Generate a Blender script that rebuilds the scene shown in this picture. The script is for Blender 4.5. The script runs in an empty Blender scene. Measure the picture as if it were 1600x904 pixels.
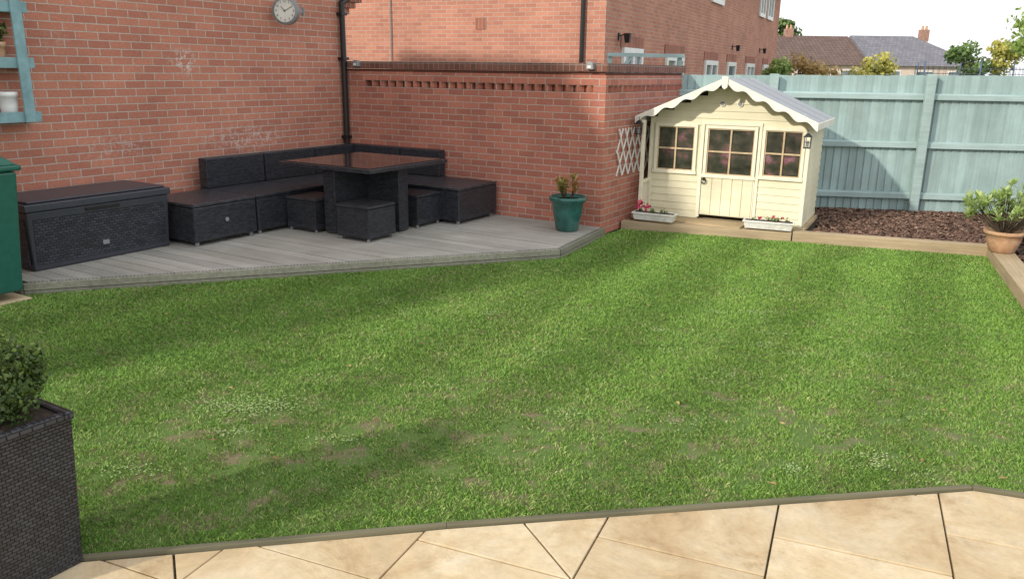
import bpy, math, random
import numpy as np
from mathutils import Vector, Matrix
random.seed(7); rng=np.random.default_rng(11)
scn=bpy.context.scene
COL=scn.collection
scn.view_settings.view_transform='Standard'; scn.view_settings.look='None'; scn.view_settings.exposure=0

# ---------------------------------------------------------------- mesh builder
class MB:
    def __init__(s): s.v=[]; s.f=[]; s.t=[]
    def add(s,vs,fs,tint=None):
        o=len(s.v); s.v+= [tuple(p) for p in vs]; s.f+=[tuple(i+o for i in f) for f in fs]
        s.t+=[(0.5 if tint is None else tint)]*len(fs); return s
    def box(s,x0,x1,y0,y1,z0,z1,tint=None):
        if x0>x1:x0,x1=x1,x0
        if y0>y1:y0,y1=y1,y0
        if z0>z1:z0,z1=z1,z0
        vs=[(x0,y0,z0),(x1,y0,z0),(x1,y1,z0),(x0,y1,z0),(x0,y0,z1),(x1,y0,z1),(x1,y1,z1),(x0,y1,z1)]
        return s.add(vs,[(3,2,1,0),(4,5,6,7),(0,1,5,4),(1,2,6,5),(2,3,7,6),(3,0,4,7)],tint)
    def frustum(s,cx,cy,z0,z1,a0,b0,a1,b1):
        vs=[(cx-a0,cy-b0,z0),(cx+a0,cy-b0,z0),(cx+a0,cy+b0,z0),(cx-a0,cy+b0,z0),(cx-a1,cy-b1,z1),(cx+a1,cy-b1,z1),(cx+a1,cy+b1,z1),(cx-a1,cy+b1,z1)]
        return s.add(vs,[(3,2,1,0),(4,5,6,7),(0,1,5,4),(1,2,6,5),(2,3,7,6),(3,0,4,7)])
    def prism(s,poly,z0,z1,tint=None):
        a=sum(poly[i][0]*poly[(i+1)%len(poly)][1]-poly[(i+1)%len(poly)][0]*poly[i][1] for i in range(len(poly)))
        if a<0: poly=poly[::-1]
        n=len(poly)
        vs=[(x,y,z0) for x,y in poly]+[(x,y,z1) for x,y in poly]
        fs=[tuple(range(n))[::-1],tuple(range(n,2*n))]+[(i,(i+1)%n,n+(i+1)%n,n+i) for i in range(n)]
        return s.add(vs,fs,tint)
    def extr(s,poly,axis,a0,a1):
        n=len(poly)
        def P(p,a):
            return {'x':(a,p[0],p[1]),'y':(p[0],a,p[1]),'z':(p[0],p[1],a)}[axis]
        vs=[P(p,a0) for p in poly]+[P(p,a1) for p in poly]
        fs=[tuple(range(n))[::-1],tuple(range(n,2*n))]+[(i,(i+1)%n,n+(i+1)%n,n+i) for i in range(n)]
        return s.add(vs,fs)
    def cyl(s,p0,p1,r0,r1=None,n=12,caps=True):
        if r1 is None:r1=r0
        p0=Vector(p0);p1=Vector(p1);d=(p1-p0).normalized()
        a=d.orthogonal().normalized();b=d.cross(a)
        vs=[];fs=[]
        for P,r in((p0,r0),(p1,r1)):
            for i in range(n):
                t=2*math.pi*i/n; vs.append(tuple(P+a*math.cos(t)*r+b*math.sin(t)*r))
        for i in range(n): fs.append((i,(i+1)%n,n+(i+1)%n,n+i))
        if caps: fs.append(tuple(range(n))[::-1]);fs.append(tuple(range(n,2*n)))
        return s.add(vs,fs)
    def lathe(s,prof,cx=0,cy=0,n=28):
        vs=[];fs=[];m=len(prof)
        for r,z in prof:
            for i in range(n):
                t=2*math.pi*i/n; vs.append((cx+r*math.cos(t),cy+r*math.sin(t),z))
        for j in range(m-1):
            for i in range(n):
                fs.append((j*n+i,j*n+(i+1)%n,(j+1)*n+(i+1)%n,(j+1)*n+i))
        fs.append(tuple(range(n))[::-1]); fs.append(tuple(range((m-1)*n,m*n)))
        return s.add(vs,fs)
    def bar(s,p0,p1,w,h):
        p0=Vector(p0);p1=Vector(p1);d=(p1-p0).normalized()
        up=Vector((0,0,1)) if abs(d.z)<.95 else Vector((0,1,0))
        a=d.cross(up).normalized()*w/2;b=a.cross(d).normalized()*h/2
        vs=[p0-a-b,p0+a-b,p0+a+b,p0-a+b,p1-a-b,p1+a-b,p1+a+b,p1-a+b]
        return s.add([tuple(v) for v in vs],[(3,2,1,0),(4,5,6,7),(0,1,5,4),(1,2,6,5),(2,3,7,6),(3,0,4,7)])

def finish(o,label=None,cat=None,kind=None,group=None):
    if label:o["label"]=label
    if cat:o["category"]=cat
    if kind:o["kind"]=kind
    if group:o["group"]=group
    return o

def mesh_obj(name,mb,mat,parent=None,bevel=0,smooth=False,uv=True,fixn=False):
    me=bpy.data.meshes.new(name); me.from_pydata(mb.v,[],mb.f); me.update()
    if fixn:
        import bmesh
        bm=bmesh.new();bm.from_mesh(me);bmesh.ops.recalc_face_normals(bm,faces=bm.faces);bm.to_mesh(me);bm.free()
    if mat:me.materials.append(mat)
    if uv:
        ul=me.uv_layers.new(name="UVMap").data
        for p in me.polygons:
            n=p.normal
            for li in p.loop_indices:
                c=me.vertices[me.loops[li].vertex_index].co
                if abs(n.z)>.75: ul[li].uv=(c.x,c.y)
                else:
                    L=math.hypot(n.x,n.y)
                    if L<1e-6: ul[li].uv=(c.x,c.z)
                    else: ul[li].uv=((-n.y*c.x+n.x*c.y)/L,c.z)
    at=me.attributes.new('tint','FLOAT','FACE')
    if len(mb.t)==len(me.polygons): at.data.foreach_set('value',mb.t)
    if smooth: me.polygons.foreach_set('use_smooth',[True]*len(me.polygons))
    o=bpy.data.objects.new(name,me); COL.objects.link(o)
    if parent:o.parent=parent
    if bevel:
        b=o.modifiers.new('Bevel','BEVEL');b.width=bevel;b.segments=2;b.limit_method='ANGLE'
    return o

def thing(name,label,cat,loc=(0,0,0),ang=0,group=None):
    e=bpy.data.objects.new(name,None);COL.objects.link(e);e.location=loc;e.rotation_euler=(0,0,ang);e.empty_display_size=.1
    return finish(e,label,cat,None,group)
def copy_thing(src,loc,ang,label=None):
    e=src.copy();COL.objects.link(e);e.location=loc;e.rotation_euler=(0,0,ang)
    if label:e["label"]=label
    kids=list(src.children)
    for c in kids:
        k=c.copy();COL.objects.link(k);k.parent=e
        for cc in list(c.children):
            kk=cc.copy();COL.objects.link(kk);kk.parent=k
    return e

# ---------------------------------------------------------------- materials
def newmat(name):
    m=bpy.data.materials.new(name);m.use_nodes=True
    nt=m.node_tree;b=nt.nodes['Principled BSDF'];return m,nt,b
def N(nt,t,**k):
    n=nt.nodes.new(t)
    for a,v in k.items():
        if a in n.inputs: n.inputs[a].default_value=v
        else: setattr(n,a,v)
    return n
def ramp(nt,stops,inp):
    r=nt.nodes.new('ShaderNodeValToRGB');e=r.color_ramp.elements
    while len(e)<len(stops): e.new(.5)
    for i,(p,c) in enumerate(stops):
        e[i].position=p;e[i].color=(c[0],c[1],c[2],1)
    nt.links.new(inp,r.inputs[0]);return r
def bump(nt,b,h,strength,dist):
    n=N(nt,'ShaderNodeBump');n.inputs['Strength'].default_value=strength;n.inputs['Distance'].default_value=dist
    nt.links.new(h,n.inputs['Height']);nt.links.new(n.outputs[0],b.inputs['Normal']);return n
def coords(nt,kind='Object',scale=(1,1,1)):
    tc=N(nt,'ShaderNodeTexCoord');mp=N(nt,'ShaderNodeMapping');mp.inputs['Scale'].default_value=scale
    nt.links.new(tc.outputs[kind],mp.inputs[0]);return mp.outputs[0]
def noise(nt,vec,scale,detail=4,rough=.6):
    n=N(nt,'ShaderNodeTexNoise');n.inputs['Scale'].default_value=scale;n.inputs['Detail'].default_value=detail;n.inputs['Roughness'].default_value=rough
    nt.links.new(vec,n.inputs['Vector']);return n
def mixc(nt,a,b,fac,mode='MIX'):
    m=N(nt,'ShaderNodeMix');m.data_type='RGBA';m.blend_type=mode
    for i,v in((6,a),(7,b),(0,fac)):
        if isinstance(v,bpy.types.NodeSocket): nt.links.new(v,m.inputs[i])
        elif i==0: m.inputs[0].default_value=v
        else: m.inputs[i].default_value=(v[0],v[1],v[2],1)
    return m.outputs[2]
def paint(name,c,rough=.6,var=.18,scale=8,bs=.15,bd=.004,stretch=(1,1,1),dirt=None,metal=0,coord='Object'):
    m,nt,b=newmat(name);v=coords(nt,coord,stretch);n=noise(nt,v,scale,6)
    lo=[x*(1-var*1.6) for x in c];hi=[min(1,x*(1+var)) for x in c]
    r=ramp(nt,[(.3,lo),(.7,hi)],n.outputs[0]);out=r.outputs[0]
    if dirt:
        n2=noise(nt,v,scale*.35,5,.7);rr=ramp(nt,[(.52,(0,0,0)),(.75,(1,1,1))],n2.outputs[0])
        out=mixc(nt,out,dirt,rr.outputs[0])
    nt.links.new(out,b.inputs['Base Color']);b.inputs['Roughness'].default_value=rough;b.inputs['Metallic'].default_value=metal
    if bs:bump(nt,b,n.outputs[0],bs,bd)
    return m
def brick(name,c1,c2,mort,bw=.225,rh=.075,ms=.0055,offset=.5,stain=0.0,loc=(0,0,0),var=.5,marks=()):
    m,nt,b=newmat(name)
    tc=N(nt,'ShaderNodeTexCoord');mp=N(nt,'ShaderNodeMapping');mp.inputs['Location'].default_value=loc
    nt.links.new(tc.outputs['UV'],mp.inputs[0]);v=mp.outputs[0]
    nz=noise(nt,v,9,2);sub=N(nt,'ShaderNodeVectorMath');sub.operation='MULTIPLY_ADD'
    nt.links.new(nz.outputs[1],sub.inputs[0]);sub.inputs[1].default_value=(.006,.004,0);nt.links.new(v,sub.inputs[2])
    bt=N(nt,'ShaderNodeTexBrick');bt.offset=offset;bt.offset_frequency=2;bt.squash=1
    bt.inputs['Scale'].default_value=1;bt.inputs['Brick Width'].default_value=bw;bt.inputs['Row Height'].default_value=rh
    bt.inputs['Mortar Size'].default_value=ms;bt.inputs['Mortar Smooth'].default_value=.2;bt.inputs['Bias'].default_value=-.1
    bt.inputs['Color1'].default_value=(*c1,1);bt.inputs['Color2'].default_value=(*c2,1);bt.inputs['Mortar'].default_value=(*mort,1)
    nt.links.new(sub.outputs[0],bt.inputs[0])
    n1=noise(nt,v,45,5,.7);n2=noise(nt,v,1.3,5,.6)
    r1=ramp(nt,[(.25,(1-var*.5,)*3),(.75,(1+var*.3,)*3)],n1.outputs[0])
    r2=ramp(nt,[(.3,(.84,.82,.82)),(.7,(1.1,1.1,1.1))],n2.outputs[0])
    c=mixc(nt,bt.outputs[0],r1.outputs[0],1,'MULTIPLY');c=mixc(nt,c,r2.outputs[0],1,'MULTIPLY')
    n4=noise(nt,v,30,4,.7)
    if stain:
        n3=noise(nt,v,2.2,7,.72);r3=ramp(nt,[(.60,(0,0,0)),(.72,(stain,)*3)],n3.outputs[0])
        r4=ramp(nt,[(.42,(0,0,0)),(.62,(1,1,1))],n4.outputs[0])
        mm=mixc(nt,r3.outputs[0],r4.outputs[0],1,'MULTIPLY')
        c=mixc(nt,c,(.60,.54,.49),mm)
    for (mx,mz,sx,sz,st,nsc) in marks:
        mp2=N(nt,'ShaderNodeMapping');mp2.inputs['Location'].default_value=(-mx/sx,-mz/sz,0);mp2.inputs['Scale'].default_value=(1/sx,1/sz,1)
        nt.links.new(tc.outputs['UV'],mp2.inputs[0])
        ln_=N(nt,'ShaderNodeVectorMath');ln_.operation='LENGTH';nt.links.new(mp2.outputs[0],ln_.inputs[0])
        ra=ramp(nt,[(.35,(st,)*3),(1,(0,0,0))],ln_.outputs['Value'])
        nn=noise(nt,v,nsc,3,.8);rb=ramp(nt,[(.53,(0,0,0)),(.57,(1,1,1)),(.60,(1,1,1)),(.64,(0,0,0))],nn.outputs[0])
        mm=mixc(nt,ra.outputs[0],rb.outputs[0],1,'MULTIPLY');c=mixc(nt,c,(.72,.68,.64),mm)
    nt.links.new(c,b.inputs['Base Color']);b.inputs['Roughness'].default_value=.9
    inv=N(nt,'ShaderNodeMath');inv.operation='MULTIPLY_ADD';inv.inputs[1].default_value=-1;
    nt.links.new(bt.outputs[1],inv.inputs[0])
    s2=N(nt,'ShaderNodeMath');s2.operation='MULTIPLY';s2.inputs[1].default_value=.35;nt.links.new(n1.outputs[0],s2.inputs[0]);nt.links.new(s2.outputs[0],inv.inputs[2])
    bump(nt,b,inv.outputs[0],.7,.008)
    return m
def rattan(name,c=(.010,.011,.014),w=.042,h=.018,cc=(.050,.054,.068),rough=.36):
    m,nt,b=newmat(name);v=coords(nt,'UV')
    bt=N(nt,'ShaderNodeTexBrick');bt.offset=.5
    bt.inputs['Scale'].default_value=1;bt.inputs['Brick Width'].default_value=w;bt.inputs['Row Height'].default_value=h
    bt.inputs['Mortar Size'].default_value=h*.17;bt.inputs['Mortar Smooth'].default_value=1
    bt.inputs['Color1'].default_value=(*cc,1);bt.inputs['Color2'].default_value=(*[x*.4 for x in cc],1);bt.inputs['Mortar'].default_value=(*[x*.3 for x in c],1)
    nt.links.new(v,bt.inputs[0]);nt.links.new(bt.outputs[0],b.inputs['Base Color']);b.inputs['Roughness'].default_value=rough
    inv=N(nt,'ShaderNodeMath');inv.operation='SUBTRACT';inv.inputs[0].default_value=1;nt.links.new(bt.outputs[1],inv.inputs[1])
    bump(nt,b,inv.outputs[0],.9,.006);return m
def leafmat(name,stops,trans=.35,rough=.5):
    m,nt,b=newmat(name);a=N(nt,'ShaderNodeAttribute');a.attribute_name='tint'
    r=ramp(nt,stops,a.outputs['Fac']);nt.links.new(r.outputs[0],b.inputs['Base Color']);b.inputs['Roughness'].default_value=rough
    if trans:
        tr=N(nt,'ShaderNodeBsdfTranslucent');nt.links.new(r.outputs[0],tr.inputs[0]);ms=N(nt,'ShaderNodeMixShader');ms.inputs[0].default_value=trans
        out=nt.nodes['Material Output'];nt.links.new(b.outputs[0],ms.inputs[1]);nt.links.new(tr.outputs[0],ms.inputs[2]);nt.links.new(ms.outputs[0],out.inputs[0])
    return m
def wood(name,c,c2,rough=.8,groove=0,axis='y',sc=1,tv=(.78,1.2),algae=None):
    m,nt,b=newmat(name)
    st=(1.2,22,22) if axis=='y' else (22,1.2,22)
    if axis=='z': st=(22,22,1.2)
    v=coords(nt,'Object',st);n=noise(nt,v,1.5*sc,6,.65)
    v2=coords(nt,'Object');n2=noise(nt,v2,1.7,5,.6)
    r=ramp(nt,[(.3,c2),(.7,c)],n.outputs[0]);r2=ramp(nt,[(.3,(.80,.80,.78)),(.7,(1.1,1.1,1.1))],n2.outputs[0])
    o=mixc(nt,r.outputs[0],r2.outputs[0],1,'MULTIPLY')
    if algae:
        n5=noise(nt,v2,2.6,7,.75);r5=ramp(nt,[(.48,(0,0,0)),(.70,(.6,.6,.6))],n5.outputs[0]);o=mixc(nt,o,algae,r5.outputs[0])
    a=N(nt,'ShaderNodeAttribute');a.attribute_name='tint';r3=ramp(nt,[(0,(tv[0],)*3),(1,(tv[1],)*3)],a.outputs['Fac'])
    o=mixc(nt,o,r3.outputs[0],1,'MULTIPLY')
    h=n.outputs[0]
    if groove:
        sp=N(nt,'ShaderNodeSeparateXYZ');nt.links.new(v2,sp.inputs[0])
        mu=N(nt,'ShaderNodeMath');mu.operation='MULTIPLY';mu.inputs[1].default_value=2*math.pi/groove
        nt.links.new(sp.outputs[1 if axis=='y' else 0],mu.inputs[0])
        si=N(nt,'ShaderNodeMath');si.operation='SINE';nt.links.new(mu.outputs[0],si.inputs[0])
        r4=ramp(nt,[(0,(.68,.68,.68)),(.5,(1,1,1))],si.outputs[0]);o=mixc(nt,o,r4.outputs[0],1,'MULTIPLY')
        h=si.outputs[0]
    nt.links.new(o,b.inputs['Base Color']);b.inputs['Roughness'].default_value=rough
    bump(nt,b,h,.4,.004);return m

M={}
M['brick_garage']=brick('brick_garage',(.57,.235,.155),(.44,.17,.115),(.56,.475,.40),stain=.45,marks=((-2.45,1.84,.22,.17,.75,11),(-1.7,1.0,.8,.20,.5,15),(-3.3,1.0,.5,.2,.3,15)))
M['brick_wall']=brick('brick_wall',(.53,.205,.14),(.38,.14,.10),(.51,.43,.36),stain=.25)
M['brick_coping']=brick('brick_coping',(.24,.10,.07),(.15,.065,.045),(.28,.23,.20),bw=.078,rh=.4,offset=0,loc=(0,.13,0))
M['brick_shade']=brick('brick_recess_shade',(.20,.08,.055),(.15,.06,.045),(.16,.12,.10))  # darker brick colour paints in the shade of the recessed courses
M['brick_house']=brick('brick_house',(.56,.245,.165),(.44,.18,.125),(.53,.45,.38))
M['brick_lintel']=brick('brick_lintel',(.38,.14,.09),(.29,.10,.065),(.42,.35,.30),bw=.075,rh=.5,offset=0)
M['black_plastic']=paint('black_plastic',(.012,.012,.013),.35,.1,20,.02)
M['white_plastic']=paint('white_plastic',(.80,.81,.80),.4,.05,10,.02)
M['glass_dark']=paint('window_glass',(.20,.24,.26),.08,.4,1.5,0)
M['rattan']=rattan('rattan_black')
M['rattan_top']=rattan('rattan_top',w=.05,h=.02,cc=(.066,.070,.084))
M['box']=paint('box_plastic',(.042,.047,.060),.40,.1,30,.1,.002)
M['box_weave']=rattan('box_weave',c=(.025,.028,.035),w=.05,h=.024,cc=(.050,.056,.072),rough=.42)
M['tint_glass']=paint('tinted_glass',(.035,.028,.026),.08,.2,6,0)
M['deck']=wood('weathered_decking',(.53,.51,.465),(.41,.395,.355),.8,.022,'y',tv=(.86,1.10),algae=(.38,.355,.28))
M['deck_riser']=wood('weathered_riser',(.34,.33,.26),(.20,.20,.15),.85,0,'y')
M['sleeper']=wood('sleeper_timber',(.50,.39,.25),(.34,.26,.16),.85,0,'y')
M['porchwood']=wood('porch_timber',(.54,.42,.25),(.40,.30,.18),.8,0,'y')
M['edgewood']=wood('edging_timber',(.20,.18,.11),(.09,.085,.055),.9,0,'y')
M['fence']=wood('painted_fence',(.40,.525,.52),(.30,.42,.42),.85,0,'z',1,(.88,1.07),algae=(.30,.37,.35))
M['fence_rail']=wood('painted_rail',(.42,.54,.535),(.30,.41,.41),.8,0,'y')
M['teal']=paint('teal_paint',(.22,.38,.41),.6,.15,12)
M['cream']=wood('cream_paint',(.80,.75,.55),(.72,.67,.48),.6,0,'y',.5,(.95,1.03))
M['cream_trim']=paint('cream_trim',(.82,.78,.61),.5,.06,14)
M['barge']=paint('bargeboard_paint',(.80,.78,.68),.55,.08,9,dirt=(.60,.57,.48))
M['natwood']=paint('muntin_wood',(.56,.42,.26),.6,.15,25)
M['felt']=paint('roof_felt',(.36,.38,.41),.95,.15,60,.5,.003)
M['lead']=paint('grey_metal',(.25,.26,.27),.5,.1,20,.05)
M['soil']=paint('soil',(.05,.033,.022),1,.4,40,.6,.01)
M['greenglaze']=paint('green_glaze',(.035,.14,.12),.15,.25,9,.05,dirt=(.08,.20,.17))
M['terracotta']=paint('terracotta',(.52,.31,.18),.85,.15,18,.15,dirt=(.58,.48,.36))
M['troughwhite']=paint('trough_white',(.74,.74,.70),.6,.08,14,.05,dirt=(.52,.50,.42))
M['bingreen']=paint('bin_green',(.015,.12,.085),.4,.1,20,.04)
M['yellowpot']=paint('yellow_glaze',(.55,.55,.10),.3,.1,20,.04)
M['tile_brown']=brick('tiles_brown',(.17,.11,.09),(.125,.082,.068),(.06,.045,.04),bw=.3,rh=.3,ms=.02,offset=0)
M['tile_grey']=brick('tiles_grey',(.22,.22,.25),(.17,.17,.195),(.09,.09,.10),bw=.3,rh=.3,ms=.015)
M['render']=paint('pale_wall',(.66,.54,.47),.9,.1,2,.1)
M['chimney']=paint('chimney_brick',(.36,.21,.16),.9,.2,6,.1)
M['bark']=paint('bark',(.10,.075,.05),.95,.3,14,.6,.02,(1,1,.3))
M['lantern']=paint('lantern_black',(.01,.01,.012),.35,.1,20,.02)
M['clockface']=paint('clock_face',(.75,.74,.68),.5,.05,10,.0)
M['trellis']=paint('trellis_white',(.80,.79,.76),.6,.06,20)
M['leaf_dark']=leafmat('leaf_dark',[(0,(.05,.10,.03)),(.5,(.11,.19,.05)),(1,(.20,.30,.09))])
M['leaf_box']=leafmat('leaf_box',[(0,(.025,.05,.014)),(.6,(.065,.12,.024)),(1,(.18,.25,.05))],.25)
M['leaf_light']=leafmat('leaf_light',[(0,(.16,.25,.05)),(.6,(.32,.45,.12)),(1,(.50,.60,.25))])
M['leaf_yellow']=leafmat('leaf_yellow',[(0,(.22,.24,.06)),(.6,(.46,.44,.10)),(1,(.64,.58,.16))])
M['leaf_orange']=leafmat('leaf_orange',[(0,(.18,.16,.07)),(.5,(.46,.30,.11)),(1,(.60,.44,.18))])
M['leaf_mix']=leafmat('leaf_mix',[(0,(.09,.15,.03)),(.5,(.26,.32,.08)),(.85,(.46,.28,.10)),(1,(.5,.12,.06))])
M['leaf_grey']=leafmat('leaf_grey',[(0,(.20,.24,.12)),(1,(.42,.45,.28))])
M['pink']=leafmat('petal_pink',[(0,(.55,.04,.12)),(1,(.85,.16,.28))])
M['net']=paint('net_dark',(.05,.06,.08),.8,.1,20,0)
M['bluepad']=paint('blue_pad',(.10,.16,.28),.6,.1,20,0)

# ---------------------------------------------------------------- frames
C=(-2.25,10.92); GD=(.854,-.52); D=(.52,.854); GA=math.atan2(-.52,.854)
def W(x,y,z=0): return (C[0]+x*GD[0]+y*D[0],C[1]+x*GD[1]+y*D[1],z)

# ---------------------------------------------------------------- garage
gar=thing('brick_garage_building','orange brick building with unseen gable sized for shade and clock on its wall','building',W(0,0),GA)
mb=MB();mb.extr([(-14,0),(0,0),(0,2.72),(-3.3,6.0),(-14,6.0)],'x',-6,0)  # gable height and length out of view are shaped to cast shade
mesh_obj('wall',mb,M['brick_garage'],gar,fixn=True)
mb=MB();mb.extr([(.22,2.74),(.22,2.84),(-3.2,6.22),(-14,6.22),(-14,6.02),(-3.3,6.02),(0,2.74)],'x',-6.1,.12)
mesh_obj('roof',mb,M['tile_brown'],gar,fixn=True)
mb=MB()
for i in range(3): mb.box(-.35,.0+.02*i,0.001,.14+.10*i,2.48+.075*i,2.55+.075*i)
mesh_obj('corbel',mb,M['brick_lintel'],gar)
mb=MB();mb.cyl((-6,.30,2.78),(.1,.30,2.78),.055,n=10);mesh_obj('gutter',mb,M['black_plastic'],gar,smooth=True)
mb=MB();mb.cyl((.055,-.06,.1),(.055,-.06,2.62),.036,n=14);mb.cyl((.055,-.06,2.60),(.03,.2,2.74),.036,n=12)
for z in (.9,1.9,2.45): mb.box(.0,.10,-.11,-.01,z,z+.035)
mesh_obj('downpipe',mb,M['black_plastic'],gar,smooth=False)

# ---------------------------------------------------------------- garden wall
gw=thing('garden_wall','red brick garden wall with dogtooth course and dark coping','wall',W(0,0),GA)
X1=3.79;Y2=2.42;T=.215
def Lbody(off,z0,z1,mb):
    poly=[(0.003,off),(X1-off,off),(X1-off,Y2),(X1-T,Y2),(X1-T,T),(0.003,T)]
    mb.prism(poly,z0,z1)
mb=MB();Lbody(0,0,1.575,mb);Lbody(0,1.652,1.762,mb)
mesh_obj('brickwork',mb,M['brick_wall'],gw)
mb=MB();Lbody(.07,1.576,1.651,mb);Lbody(.02,1.763,1.794,mb);mesh_obj('recess_course',mb,M['brick_shade'],gw)
mb=MB()
x=.42
mb.box(0.004,.36,.0005,.068,1.577,1.650)
while x<X1-.2:
    a=.056;mb.prism([(x,.058),(x+a,-.006),(x+2*a,.058),(x+a,.069)],1.577,1.650,random.random());x+=.135
mb.box(X1-.15,X1-.0005,.0005,.0685,1.577,1.650)
y=.15
while y<Y2-.1:
    a=.056;xx=X1-.058;mb.prism([(xx,y),(X1+.006,y+a),(xx,y+2*a),(xx-.01,y+a)],1.577,1.650);y+=.135
mesh_obj('dogtooth_course',mb,M['brick_wall'],gw)
mb=MB();poly=[(0.003,-.02),(X1+.02,-.02),(X1+.02,Y2+.02),(X1-T-.02,Y2+.02),(X1-T-.02,T+.02),(0.003,T+.02)]
mb.prism(poly,1.797,1.887);mesh_obj('coping',mb,M['brick_coping'],gw,bevel=.006)

sl=thing('solar_light','small grey square light fixed on the brick coping','light',W(.26,-.05,1.80),GA,'solar lights on the brick wall')
mesh_obj('housing',MB().frustum(0,0,.02,.10,.045,.03,.035,.025),M['lead'],sl,bevel=.004)
mesh_obj('lens',MB().box(-.02,.02,-.034,-.028,.035,.06),M['white_plastic'],sl)
copy_thing(sl,W(X1-.17,-.05,1.80),GA)

# ---------------------------------------------------------------- clock
ck=thing('wall_clock','round grey outdoor clock with pale face on a wall bracket','clock',(-2.68,9.84,2.43),math.atan2(-.10,.995))
mb=MB();mb.cyl((0,.045,0),(0,-.035,0),.155,n=36);mesh_obj('case',mb,M['lead'],ck,bevel=.006)
mb=MB();mb.cyl((0,-.036,0),(0,-.040,0),.128,n=36);mesh_obj('face',mb,M['clockface'],ck)
mb=MB()
for i in range(36):
    t=2*math.pi*i/36;t2=2*math.pi*(i+1)/36
    r0,r1=.128,.155
    mb.add([(r0*math.cos(t),-.05,r0*math.sin(t)),(r1*math.cos(t),-.036,r1*math.sin(t)),(r1*math.cos(t2),-.036,r1*math.sin(t2)),(r0*math.cos(t2),-.05,r0*math.sin(t2))],[(0,1,2,3)])
mesh_obj('rim',mb,M['lead'],ck,smooth=True)
mb=MB();mb.bar((0,-.043,0),(-.045,-.043,.05),.008,.004);mb.bar((0,-.045,0),(.085,-.045,.045),.006,.004);mb.cyl((0,-.041,0),(0,-.048,0),.01,n=10)
mesh_obj('hand',mb,M['black_plastic'],ck)
nums=['12','1','2','3','4','5','6','7','8','9','10','11']
vs=MB()
for i,s in enumerate(nums):
    cu=bpy.data.curves.new('numeral','FONT');cu.body=s;cu.size=.040;cu.align_x='CENTER';cu.align_y='CENTER'
    o=bpy.data.objects.new('tmp',cu);COL.objects.link(o);dg=bpy.context.evaluated_depsgraph_get()
    me=bpy.data.meshes.new_from_object(o.evaluated_get(dg))
    a=math.pi/2-i*math.pi/6
    vs.add([(v.co.x+.103*math.cos(a),-.0415,v.co.y+.103*math.sin(a)) for v in me.vertices],[tuple(p.vertices) for p in me.polygons])
    bpy.data.objects.remove(o)
mesh_obj('numerals',vs,M['black_plastic'],ck,uv=False)
mb=MB();mb.bar((.13,.02,.0),(.17,.10,.0),.02,.03);mb.bar((.17,.10,-.05),(.17,.10,.05),.03,.03)
mesh_obj('bracket',mb,M['lead'],ck)

# ---------------------------------------------------------------- teal shelf unit
sh=thing('wall_shelf','weathered turquoise wooden shelf unit fixed to brick wall','shelf',W(0,0),GA)
for a_,b_ in((-4.27,-4.18),(-4.95,-4.86)):
    mesh_obj('upright',MB().box(.191,.212,a_,b_,1.30,2.6),M['teal'],sh,bevel=.003)
for z in (1.30,1.76,2.22):
    mb=MB();mb.box(.004,.17,-5.2,-4.12,z,z+.02);mb.box(.17,.19,-5.2,-4.12,z,z+.09);mesh_obj('shelf',mb,M['teal'],sh,bevel=.003)
def leafcloud(mb,c,r,n,size,shell=.35,squash=1,seed=0,up=0,aspect=.5):
    g=np.random.default_rng(abs(int(seed)))
    for i in range(n):
        d=g.normal(size=3);d/=np.linalg.norm(d)
        rad=(1-shell*g.random()**1.5)
        p=np.array(c)+d*np.array(r)*rad
        nrm=d+g.normal(size=3)*.6;nrm/=np.linalg.norm(nrm)
        t=np.cross(nrm,g.normal(size=3));t/=np.linalg.norm(t)
        b=np.cross(nrm,t);b/=np.linalg.norm(b)
        s=size*(.6+.8*g.random())
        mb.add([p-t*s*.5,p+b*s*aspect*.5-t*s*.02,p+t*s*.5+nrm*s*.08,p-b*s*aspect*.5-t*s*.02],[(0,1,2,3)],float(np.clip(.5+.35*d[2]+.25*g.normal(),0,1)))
def potted(name,label,loc,prof,potmat,cloud,leaf,soilz,soilr,stems=6,stemh=.2,sz=.05,nn=200,seed=1,group=None,whorl=False,nl=13,lw=.2):
    e=thing(name,label,'plant',loc,0,group)
    mesh_obj('pot',MB().lathe(prof),potmat,e,smooth=True)
    mesh_obj('soil',MB().cyl((0,0,soilz-.02),(0,0,soilz),soilr,n=20),M['soil'],e)
    mb=MB();g=random.Random(seed);lv=MB();gg=np.random.default_rng(seed)
    for i in range(stems):
        a=g.random()*6.28;q=(g.random()**.5)*cloud[0]*(.95 if whorl else .6);top=(q*math.cos(a),q*math.sin(a),soilz+stemh*(.6+.5*g.random())*(1.25-.5*q/cloud[0]))
        mb.cyl((soilr*.3*math.cos(a),soilr*.3*math.sin(a),soilz),top,.006,.003,n=5)
        if whorl:
            for k in range(nl):
                th=g.random()*6.28;el_=g.uniform(-.2,1.2);L=sz*(.7+.6*g.random())
                dv=np.array([math.cos(th)*math.cos(el_),math.sin(th)*math.cos(el_),math.sin(el_)]);sd_=np.cross(dv,[0,0,1]);sd_/=np.linalg.norm(sd_)+1e-6
                p=np.array(top)+np.array([0,0,-g.random()*.05])
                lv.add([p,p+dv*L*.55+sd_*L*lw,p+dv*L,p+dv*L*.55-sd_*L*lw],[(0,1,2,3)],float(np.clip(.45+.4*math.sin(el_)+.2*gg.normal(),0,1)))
    mesh_obj('stem',mb,M['bark'],e)
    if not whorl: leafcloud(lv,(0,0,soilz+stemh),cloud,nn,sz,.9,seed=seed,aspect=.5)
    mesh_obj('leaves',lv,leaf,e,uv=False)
    return e
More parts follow.
